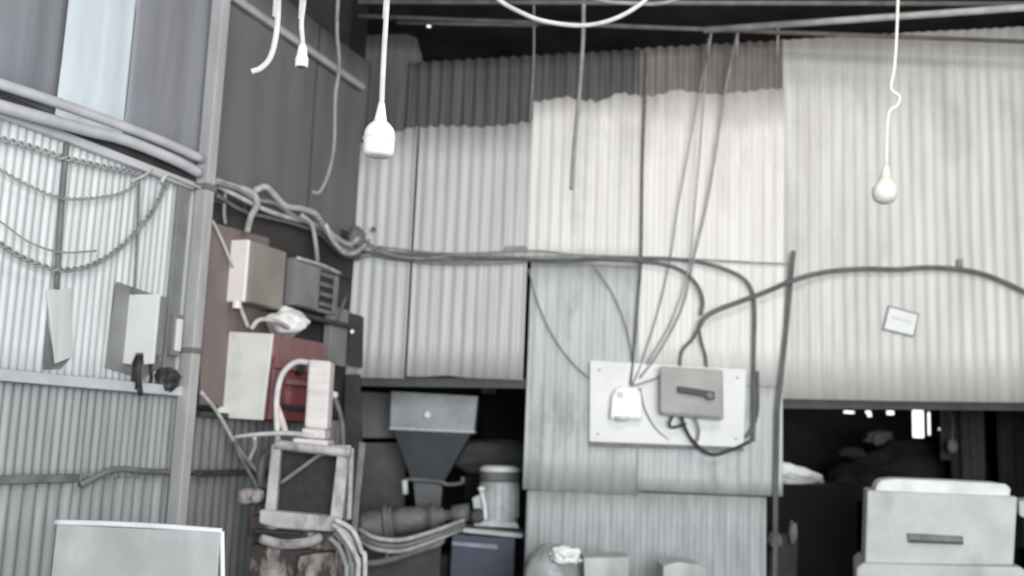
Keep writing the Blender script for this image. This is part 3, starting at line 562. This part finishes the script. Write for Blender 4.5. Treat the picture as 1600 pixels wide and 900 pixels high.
obj('top_bar', tube([P(430, 694, Ym), P(500, 702, Ym), P(548, 708, Ym)], .022, seg=10), 'machine_white', mc, smooth=True)
obj('top_bar', tube([P(424, 700, Ym+.28), P(548, 700, Ym+.28)], .014, seg=8), 'machine_white', mc, smooth=True)
obj('top_plate', prism([P(432, 697, Ym+.02), P(546, 709, Ym+.02), P(546, 704, Ym+.3), P(434, 696, Ym+.3)], (0, 0, -.012)), 'iron_grey', mc)
obj('screen', ppx([(436, 704), (530, 714), (520, 808), (428, 800)], Ym+.16, .012, bevel=0), 'screen_mesh', mc)
obj('brace', tube([P(438, 755, Ym+.02), P(470, 732, Ym+.02), P(498, 712, Ym+.02), P(515, 708, Ym+.02)], .010), 'iron_grey', mc, smooth=True)
obj('handle', tube([P(366, 683, Ym), P(400, 679, Ym), P(450, 677, Ym), P(490, 682, Ym)], [.008, .013]), 'cable_pale', mc, smooth=True)
obj('lever', tube([P(398, 683, Ym), P(398, 700, Ym+.05), P(388, 720, Ym+.05)], .010), 'machine_white', mc, smooth=True)
obj('motor', lathe(P(395, 762, Ym+.1), P(395, 782, Ym+.1), [(0, .05), (.3, .07), (1, .07), (1.3, .05)], seg=20), 'machine_grimy', mc, smooth=True)
# pinkish duct standing on it
pk = thing('duct', 'pinkish white bent duct with a collar standing on the frame machine', 'duct', P(490, 690, Ym))
obj('upright', ppx([(482, 561), (517, 564), (511, 672), (475, 668)], Ym+.02, .12, bevel=.012), 'pink_duct', pk)
obj('collar', ppx([(471, 668), (508, 671), (508, 687), (469, 683)], Ym, .16, bevel=.012), 'pink_duct', pk)
obj('foot', ppx([(458, 684), (512, 688), (512, 697), (456, 692)], Ym-.01, .18, bevel=.008), 'pink_duct', pk)
obj('arm', tube([P(490, 568, Ym+.08), P(466, 565, Ym+.08), P(450, 574, Ym+.08), P(438, 592, Ym+.08), P(432, 630, Ym+.08), P(434, 690, Ym+.08)], .014), 'pink_duct', pk, smooth=True)
single('bent_pipe', tube([P(432, 634, Ym+.1), P(440, 655, Ym+.1), P(446, 676, Ym+.06)], .015), 'pink_duct', 'short pinkish pipe beside the duct arm, before the red cabinet', 'pipe')
single('pale_knob', lathe(P(520, 622, 5.3), P(524, 612, 5.3), [(0, .012), (.4, .022), (1, .014)]), 'plastic_white', 'small white knob right of the pinkish duct', 'knob')  # white knob put in for a small light dot
single('pipe_stand', tube([P(520, 616, 5.3), P(532, 650, 5.3), P(536, 700, 5.3), P(538, 900, 5.3), Vector((P(538, 900, 5.3).x, 5.3, 0))], .013), 'iron_grey', 'upright grey pipe rising behind the frame machine to the knob', 'pipe')
single('corner_board', prism([P(540, 585, D-.1), P(562, 585, D-.1), P(566, 700, D-.1), Vector((P(566, 900, D-.1).x, D-.1, 0)), Vector((P(536, 900, D-.1).x, D-.1, 0))], (0, .03, 0)), 'cloth_dim', 'dark board standing in the corner behind the frame machine', 'board', False)
single('white_pole', prism([P(561, 690, 5.2), P(571, 692, 5.2), P(560, 800, 5.2), Vector((P(552, 900, 5.2).x, 5.2, 0)), Vector((P(543, 900, 5.2).x, 5.2, 0)), P(551, 798, 5.2)], (0, .03, 0), bevel=.003), 'iron_grey', 'pale slanting strip between the frame machine and the opening', 'strip', False)
single('post_cord', tube([PL(314, 612, .12), PL(340, 645, .12), PL(372, 700, .12), PL(402, 738, .1), PL(410, 760, .1)], .009), 'cable_dust', 'pale cord slanting down from the post to the frame machine', 'cable')
single('dark_cable', tube([P(366, 690, 4.75), P(376, 715, 4.75), P(395, 748, 4.75), P(408, 775, 4.75)], .009), 'cable_grey', 'dark cable curving down behind the machine handle', 'cable')
for i, (a, b, c, d_) in enumerate([((520, 820), (543, 836), (556, 870), (560, 910)), ((522, 832), (540, 850), (548, 880), (550, 915)), ((524, 812), (550, 828), (564, 860), (570, 905)), ((515, 840), (530, 856), (540, 884), (541, 915)), ((528, 826), (546, 850), (560, 880), (558, 920))]):
    Yh = 4.5-.03*i; e = P(d_[0], d_[1], Yh)
    lab = ['hose with its arch second from the right in the bundle beside the machine', 'hose in the middle of the bundle beside the machine', 'outermost right hose of the bundle beside the machine', 'innermost left hose of the bundle beside the machine', 'hose crossing over the others in the bundle beside the machine'][i]
    single('machine_hose', tube([P(*a, Yh), P(*b, Yh), P(*c, Yh), e, Vector((e.x+.02, Yh, .02))], .011), 'cable_dust' if i % 2 == 0 else 'cable_mid', lab, 'hose')
# ================================================================ LEFT OPENING: HOPPER, PUMP, MOTOR
Yh = 6.75
hp_ = thing('hopper', 'grey sheet metal hopper with a funnel in the left opening', 'hopper', Vector((P(675, 700, Yh).x, Yh+.2, P(675, 790, Yh).z)))
def frustum(top, bot, Y, dt, db):
    T = px(top, Y); B = px(bot, Y+(dt-db)/2); bm = bmesh.new()
    v = [bm.verts.new(p) for p in (T[0], T[1], T[1]+Vector((0, dt, 0)), T[0]+Vector((0, dt, 0)), B[0], B[1], B[1]+Vector((0, db, 0)), B[0]+Vector((0, db, 0)))]
    for f in ((0, 1, 5, 4), (1, 2, 6, 5), (2, 3, 7, 6), (3, 0, 4, 7), (4, 5, 6, 7), (0, 3, 2, 1)): bm.faces.new([v[i] for i in f])
    bev(bm, .004); return bm
hpb = obj('bin', frustum([(611, 611), (747, 619)], [(609, 668), (741, 675)], Yh, .5, .48), 'hopper_light', hp_)
obj('rim', frustum([(608, 667), (743, 673)], [(608, 671), (742, 677)], Yh-.012, .52, .52), 'galvanised_left', hpb)
obj('funnel', frustum([(614, 671), (736, 677)], [(642, 748), (694, 752)], Yh+.01, .46, .22), 'hopper_dark', hp_)
obj('neck', frustum([(645, 748), (692, 752)], [(650, 800), (688, 800)], Yh+.14, .2, .2), 'hopper_dark', hp_)
obj('glint', lathe(P(668, 648, Yh-.02), P(668, 648, Yh+.01), [(0, .020), (.3, .026), (1, .028)], seg=12), 'plastic_white', hpb, label='bright glint drawn as a white disc')  # bright spot on the bin, its highlight painted as a white disc
obj('gate_bar', tube([P(634, 768, Yh), P(634, 752, Yh), P(645, 749, Yh), P(685, 752, Yh), P(700, 757, Yh), P(722, 754, Yh), P(722, 745, Yh)], .013), 'iron_grey', hp_, smooth=True)
obj('gate_bar', tube([P(632, 750, Yh-.01), P(633, 772, Yh-.01)], .02), 'motor_cap', hp_, smooth=True)
Yp = 6.42
pu = thing('pump', 'dusty horizontal pump with ribbed round end in the left opening', 'pump', Vector((P(630, 815, Yp).x, Yp, P(630, 838, Yp).z)))
ea, eb = P(562, 822, Yp), P(694, 806, Yp)
obj('motor_end', lathe(ea, ea+(eb-ea)*.3, [(0, .03), (.08, .075), (.2, .085), (.25, .075), (.4, .088), (.45, .078), (.6, .09), (.65, .08), (.8, .09), (1, .085)]), 'iron_grey', pu, smooth=True)
obj('flange', lathe(ea+(eb-ea)*.29, ea+(eb-ea)*.40, [(0, .10), (.1, .115), (.45, .115), (.5, .09), (.6, .105), (1, .1)]), 'iron_grey', pu, smooth=True)
obj('body', lathe(ea+(eb-ea)*.4, eb, [(0, .08), (.2, .085), (.5, .075), (.7, .065), (.72, .085), (.85, .085), (.9, .05), (1, .05)]), 'iron_grey', pu, smooth=True)
obj('shaft', lathe(eb, P(735, 800, Yp), [(0, .035), (.3, .035), (.32, .055), (1, .055)]), 'iron_grey', pu, smooth=True)
obj('foot', ppx([(575, 836), (690, 826), (690, None), (575, None)], Yp+.02, .12), 'iron_dark', pu)
mo = thing('electric_motor', 'pale upright electric motor standing on the blue tank', 'motor', P(780, 820, 6.45))
m0, m1 = P(779, 818, 6.45), P(781, 727, 6.45)
mob = obj('body', lathe(m0, m0+(m1-m0)*.72, [(0, .10), (.06, .12), (.1, .115), (.9, .12), (1, .122)], seg=28), 'motor_paint', mo, smooth=True)
fb = bmesh.new()
for k_ in range(18):
    a = 2*math.pi*k_/18; c = m0+(m1-m0)*.12+Vector((math.cos(a)*.117, math.sin(a)*.117, 0)); e = m0+(m1-m0)*.68+Vector((math.cos(a)*.117, math.sin(a)*.117, 0)); tube([c, e], .006, fb, seg=4, smooth=False)
obj('cooling_fins', fb, 'motor_paint', mob)
obj('fan_cover', lathe(m0+(m1-m0)*.72, m0+(m1-m0)*.9, [(0, .126), (1, .124)], seg=28), 'iron_grey', mo, smooth=True)
obj('cap', lathe(m0+(m1-m0)*.89, m1, [(0, .128), (.5, .126), (.85, .11), (1, .09)], seg=28), 'motor_cap', mo, smooth=True)
obj('terminal_box', ppx([(737, 778), (756, 770), (762, 792), (742, 812)], 6.3, .1, bevel=.01), 'motor_paint', mo)
obj('lifting_eye', lathe(P(752, 760, 6.28), P(752, 768, 6.28), [(0, .012), (.4, .024), (1, .015)]), 'plastic_white', mo, smooth=True)
obj('valve', lathe(P(746, 806, 6.26), P(746, 806, 6.36), [(0, .03), (.1, .045), (1, .045)]), 'iron_dark', mo)
obj('pipe', tube([P(752, 768, 6.3), P(757, 790, 6.27), P(759, 812, 6.27)], .014), 'motor_cap', mo, smooth=True)
obj('flange', ppx([(742, 812), (808, 816), (812, 826), (740, 822)], 6.32, .28, bevel=.006), 'motor_paint', mo)
bt = thing('oil_tank', 'dark blue steel tank with a pale stripe under the motor', 'tank', Vector((P(755, 850, 6.3).x, 6.45, 0)))
obj('body', prism(px([(706, 833), (806, 840), (804, None), (700, None)], 6.25), (0, .4, 0), bevel=.008), 'blue_paint', bt)
obj('lid', ppx([(724, 825), (818, 834), (816, 841), (722, 832)], 6.22, .45, bevel=.004), 'motor_paint', bt)
obj('gauge_strip', ppx([(706, 846), (776, 851), (779, 857), (776, 859), (706, 852)], 6.235, .02, bevel=.003), 'blue_trim', bt)
for i, (dy, m) in enumerate(((0, 'cable_dust'), (9, 'cable_mid'), (17, 'cable_dust'))):
    Yc = 5.9+.04*i; s = P(556, 826+dy, Yc)
    single('pump_hose', tube([Vector((s.x-.08, s.y-.3, s.z)), s, P(585, 840+dy, Yc), P(625, 844+dy, Yc), P(665, 834+dy*.9, Yc+.08), P(700, 822+dy*.8, Yc+.2), P(726, 812+dy*.8, Yc+.33)], .013), m, ['topmost pale hose curving under the pump to the blue tank', 'middle grey hose curving under the pump to the blue tank', 'bottom pale hose curving under the pump to the blue tank'][i], 'hose')
single('drain_pipe', tube([P(552, 873, 6.1), P(580, 880, 6.1), P(620, 872, 6.1), P(660, 858, 6.1), P(688, 848, 6.15), P(690, 832, 6.2)], .02), 'iron_grey', 'thick grey pipe sloping up under the hoses to the blue tank', 'pipe')
single('prop_bar', tube([P(600, 882, 6.1), P(612, 845, 6.1)], .01), 'iron_grey', 'short thin prop under the hoses', 'bar')
single('grey_bin', prism(px([(650, 872), (702, 868), (698, None), (648, None)], 6.55), (0, .3, 0), bevel=.01), 'cloth_dim', 'dim grey bin left of the blue tank at the bottom', 'bin', False)
bk = thing('partition_panel', 'dim grey panel standing behind the hopper at left', 'panel', Vector((P(600, 700, 7.4).x, 7.4, 0)))
obj('upper_panel', prism(px([(560, 612), (634, 616), (634, 684), (560, 684)], 7.3), (0, .03, 0)), 'dim_panel', bk)
obj('lower_panel', prism(px([(560, 692), (634, 692), (634, None), (560, None)], 7.32), (0, .03, 0)), 'cloth_grey', bk)
single('covered_bale', blob(P(780, 716, 7.9), (.42, .2, .14), .15, 2, 11, floor=P(780, 735, 7.9).z-.03), 'cloth_grey', 'grey covered bale in the dark behind the upright motor', 'bale')
single('bale_stand', box((P(730, 700, 7.9).x, 7.62, 0), (P(835, 700, 7.9).x, 8.2, P(780, 735, 7.9).z-.04)), 'cloth_dark', 'dark block under the grey covered bale', 'block', False)
single('shelf_items', ppx([(752, 603), (775, 603), (775, 615), (752, 614)], 8.3, .1), 'iron_grey', 'small grey piece under the lintel above the dark shelf, behind hopper', 'box', False)
single('dark_shelf', box((P(748, 700, 8.0).x, 8.25, 0), (P(840, 700, 8.0).x, 8.6, P(780, 616, 8.0).z)), 'near_black', 'black shelf unit in the dark right of the hopper', 'shelf', False)
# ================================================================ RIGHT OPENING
single('dark_crate', prism(px([(1195, 757), (1340, 757), (1340, None), (1195, None)], 6.8), (0, .8, 0), bevel=.01), 'near_black', 'large black crate inside the right opening under the white bag', 'crate', False)
cb = P(1238, 742, 7.0)
bgm = blob(cb, (.20, .16, .075), .3, 1.8, 21)
for v_ in bgm.verts:
    f = (v_.co.x-cb.x)/.2; v_.co.z = cb.z+(v_.co.z-cb.z)*(1-.35*f)-.03*f; v_.co.z = max(v_.co.z, P(1240, 757, 6.9).z)
single('white_bag', bgm, 'bag_white', 'bright white bag lying on the black crate in the right opening', 'bag')
zh = P(1400, 775, 8).z-.04
hb = blob(P(1440, 750, 8.0), (.52, .36, .30), .22, 1.6, 31, floor=zh); blob(P(1360, 768, 7.9), (.34, .3, .22), .22, 2, 32, hb, floor=zh)
single('tarpaulin_heap', hb, 'cloth_dark', 'black heap under the bright gap in the right opening', 'heap')
single('heap_block', box((P(1330, 750, 8).x, 7.7, 0), (P(1560, 750, 8).x, 8.4, P(1400, 775, 8).z-.05)), 'near_black', 'black bench under the heap in the right opening', 'bench', False)
single('grey_rag', blob(P(1375, 684, 8.1), (.10, .08, .06), .4, 2, 33), 'cloth_grey', 'grey crumpled rag on the left of the black heap', 'rag')
single('grey_rag', blob(P(1332, 707, 7.9), (.10, .06, .04), .4, 2, 34), 'cloth_dim', 'dim flat rag at the left foot of the black heap', 'rag')
single('clothes_rod', tube([Vector((P(1440, 640, 7.3).x, 7.3, 1.93)), Vector((XB-.09, 7.3, 1.93))], .05), 'near_black', 'black rod carrying the dark cloths behind the right opening', 'rod')
for i, (x0, x1, y1, m, lab) in enumerate([(1470, 1484, 720, 'cloth_dim', 'narrow dim cloth hanging right of the bright gap'), (1484, 1500, 735, 'cloth_dark', 'black narrow cloth third from right in the right opening'), (1500, 1542, 770, 'cloth_dim', 'wide dim grey cloth hanging in the right opening'), (1556, 1640, 790, 'cloth_dark', 'black wide cloth hanging at the right edge of the opening')]):
    Yc = (7.22, 7.27, 7.23, 7.25)[i]; a = P(x0, 640, Yc); b = P(x1, y1, Yc)
    bm = sheet((0, Yc, 0), (1, 0, 0), (0, -1, 0), a.x, b.x, 1.9, b.z-.1*i, pitch=.11, amp=.02, rag=.05, seed=40+i, rows=10, dent=.04)
    obj('hanging_cloth', bm, m, smooth=True, solid=.004, label=lab, cat='cloth')
pc = P(1488, 697, 7.08)
single('hanging_gourd', tube([pc, Vector((pc.x, pc.y, 1.8)), Vector((pc.x, 7.26, 1.9))], .004, blob(pc, (.035, .035, .05), .1, 2, 44)), 'iron_grey', 'small grey rounded lump hanging among dark cloths right of the bright gap', 'bag')
sk = blob(P(1222, 880, 6.2), (.10, .1, .22), .25, 2, 51); 
single('sack', prism(px([(1202, 850), (1212, 832), (1224, 838), (1244, 818), (1248, 850), (1240, None), (1196, None)], 6.15), (0, .25, 0), bevel=.02), 'cloth_dim', 'dim grey sack standing at the left side of the right opening', 'sack', False); sk.free()
single('rag_end', blob(P(1210, 845, 6.1), (.04, .04, .05), .3, 2, 52), 'cloth_grey', 'small grey rag hanging on the left of the dim sack', 'rag')
single('rag_end', blob(P(1239, 832, 6.1), (.025, .04, .06), .3, 2, 53), 'cloth_grey', 'small upright grey rag end on the right of the dim sack', 'rag')
Yw = 5.1
def turned(poly, cx, Y, ang, depth, back=0, bevel=.01):
    c = P(cx, 850, Y); n = Vector((math.sin(ang), math.cos(ang), 0)); out = []
    for x, y in poly:
        v = ray(x, y if y is not None else 900); k = (c.x*n.x+c.y*n.y+back)/(v.x*n.x+v.y*n.y); p = Vector((v.x*k, v.y*k, EYE+v.z*k))
        if y is None: p.z = 0
        out.append(p)
    return prism(out, n*depth, bevel=bevel)
CA = .30
wm = thing('storage_chest', 'large dirty white metal chest with a slab lid at lower right', 'chest', Vector((P(1465, 850, Yw).x, Yw+.3, 0)))
wmb = obj('body', turned([(1355, 766), (1590, 776), (1584, 884), (1351, 882)], 1465, Yw, CA, .55), 'dirty_white', wm)
lid = turned([(1370, 756), (1378, 750), (1400, 748), (1480, 751), (1572, 756), (1580, 764), (1578, 777), (1366, 772)], 1465, Yw, CA, .45, .03)
obj('lid', lid, 'pale_rim', wm)
obj('plinth', turned([(1338, 888), (1348, 880), (1596, 886), (1604, 894), (1604, None), (1338, None)], 1465, Yw, CA, .64, -.05), 'dirty_white', wm)
obj('handle_slot', turned([(1417, 833), (1505, 838), (1506, 851), (1419, 848)], 1465, Yw, CA, .02, -.012, .004), 'iron_grey', wmb)
obj('slot_shade', turned([(1422, 843), (1504, 847), (1504, 851), (1422, 848)], 1465, Yw, CA, .02, -.018, .001), 'rubber_black', wmb)  # black strip standing in for the shade inside the handle slot
single('side_cabinet', turned([(1591, 782), (1650, 780), (1650, None), (1609, None), (1606, 812), (1592, 806)], 1620, Yw, .42, .4), 'dirty_white', 'white cabinet edge cut off at the right side of the photo', 'cabinet', False)
# ================================================================ BENCH AT THE BOTTOM CENTRE
bn = thing('workbench', 'low grey workbench under the items at the bottom centre', 'bench', Vector((P(960, 900, 5.5).x, 5.5, 0)))
zb = P(960, 903, 5.35).z-.06
xa, xb = P(822, 900, 5.35).x, P(1140, 900, 5.35).x
obj('bench_top', box((xa, 5.15, zb-.04), (xb, 5.85, zb)), 'iron_grey', bn)
for x in (xa+.05, xb-.05):
    for y in (5.2, 5.8): obj('leg', box((x-.025, y-.025, 0), (x+.025, y+.025, zb-.04)), 'iron_grey', bn)
single('plastic_bag', blob(P(862, 900, 5.45)+Vector((0, 0, .0)), (.15, .14, .16), .12, 2, 61, floor=zb), 'bag_grey', 'grey rounded plastic bag at the bottom centre left', 'bag')
single('white_cloth', blob(P(884, 868, 5.32), (.075, .05, .045), .4, 2, 62), 'bag_white', 'white crumpled cloth lying on the grey rounded bag', 'cloth')
single('carton', prism(px([(912, 872), (984, 870), (982, 925), (914, 925)], 5.3), (0, .25, 0), bevel=.006), 'dirty_white', 'pale square carton at the bottom centre', 'box', False)
single('shallow_tray', prism(px([(1036, 884), (1060, 878), (1094, 882), (1106, 890), (1104, 925), (1036, 925)], 5.3), (0, .25, 0), bevel=.008), 'dirty_white', 'pale shallow tray right of the carton at the bottom', 'tray', False)
# ================================================================ FOREGROUND PANEL
Yf = 2.9
fp = thing('cabinet_panel', 'pale grey upright metal panel with a bright rim, bottom left foreground', 'panel', Vector((P(215, 850, Yf).x, Yf, 0)))
obj('panel', prism(px([(88, 820), (344, 832), (346, None), (76, None)], Yf), (0, .03, 0), bevel=.004), 'panel_grey', fp)
obj('rim', tube([P(86, 816, Yf+.012), P(160, 818, Yf+.012), P(260, 823, Yf+.012), P(347, 830, Yf+.012)], .0085), 'tray', fp, smooth=True)
obj('side_edge', tube([P(347, 830, Yf+.012), P(348, 900, Yf+.012), P(349, 1000, Yf+.012)], .007), 'tray', fp, smooth=True)
for x in (110, 325):
    e = P(x, 1000, Yf); obj('foot', box((e.x-.02, Yf-.12, 0), (e.x+.02, Yf+.16, .03)), 'iron_grey', fp)

# ================================================================ GROUPS OF REPEATS
GROUPS = {'tangled_cable': 'dusty cables tangled along the left wall', 'supply_cable': 'bundle of supply cables along the back wall', 'thin_wire': 'thin wires running to the meter board',
          'machine_hose': 'bundle of hoses beside the frame machine', 'pump_hose': 'hoses curving under the pump', 'hanging_cloth': 'dark cloths hanging behind the right opening',
          'roof_rod': 'rods under the roof', 'twisted_wire': 'twisted wires sagging on the left wall', 'drop_wire': 'short wires tied to the level rod', 'conduit': 'conduits along the left wall',
          'horizontal_rail': 'rails on the left wall', 'switch_lead': 'cables leaving the grey switch', 'pendant_lamp': 'bulbs hanging on cords', 'dangling_wire': 'grey wires dangling from the roof',
          'sagging_cable': 'cables sagging under the roof', 'grey_rag': 'rags on the black heap', 'rag_end': 'rag ends on the dim sack', 'cable_clip': 'clips on the back wall',
          'cable_tail': 'frayed cable ends above the switch', 'hanging_bar': 'bars hanging on the left wall', 'wire_hook': 'pale wire hooks under the conduits'}
for o in bpy.data.objects:
    if o.parent is None and 'label' in o.keys():
        k_ = o.name.split('.')[0]
        if k_ in GROUPS: o['group'] = GROUPS[k_]
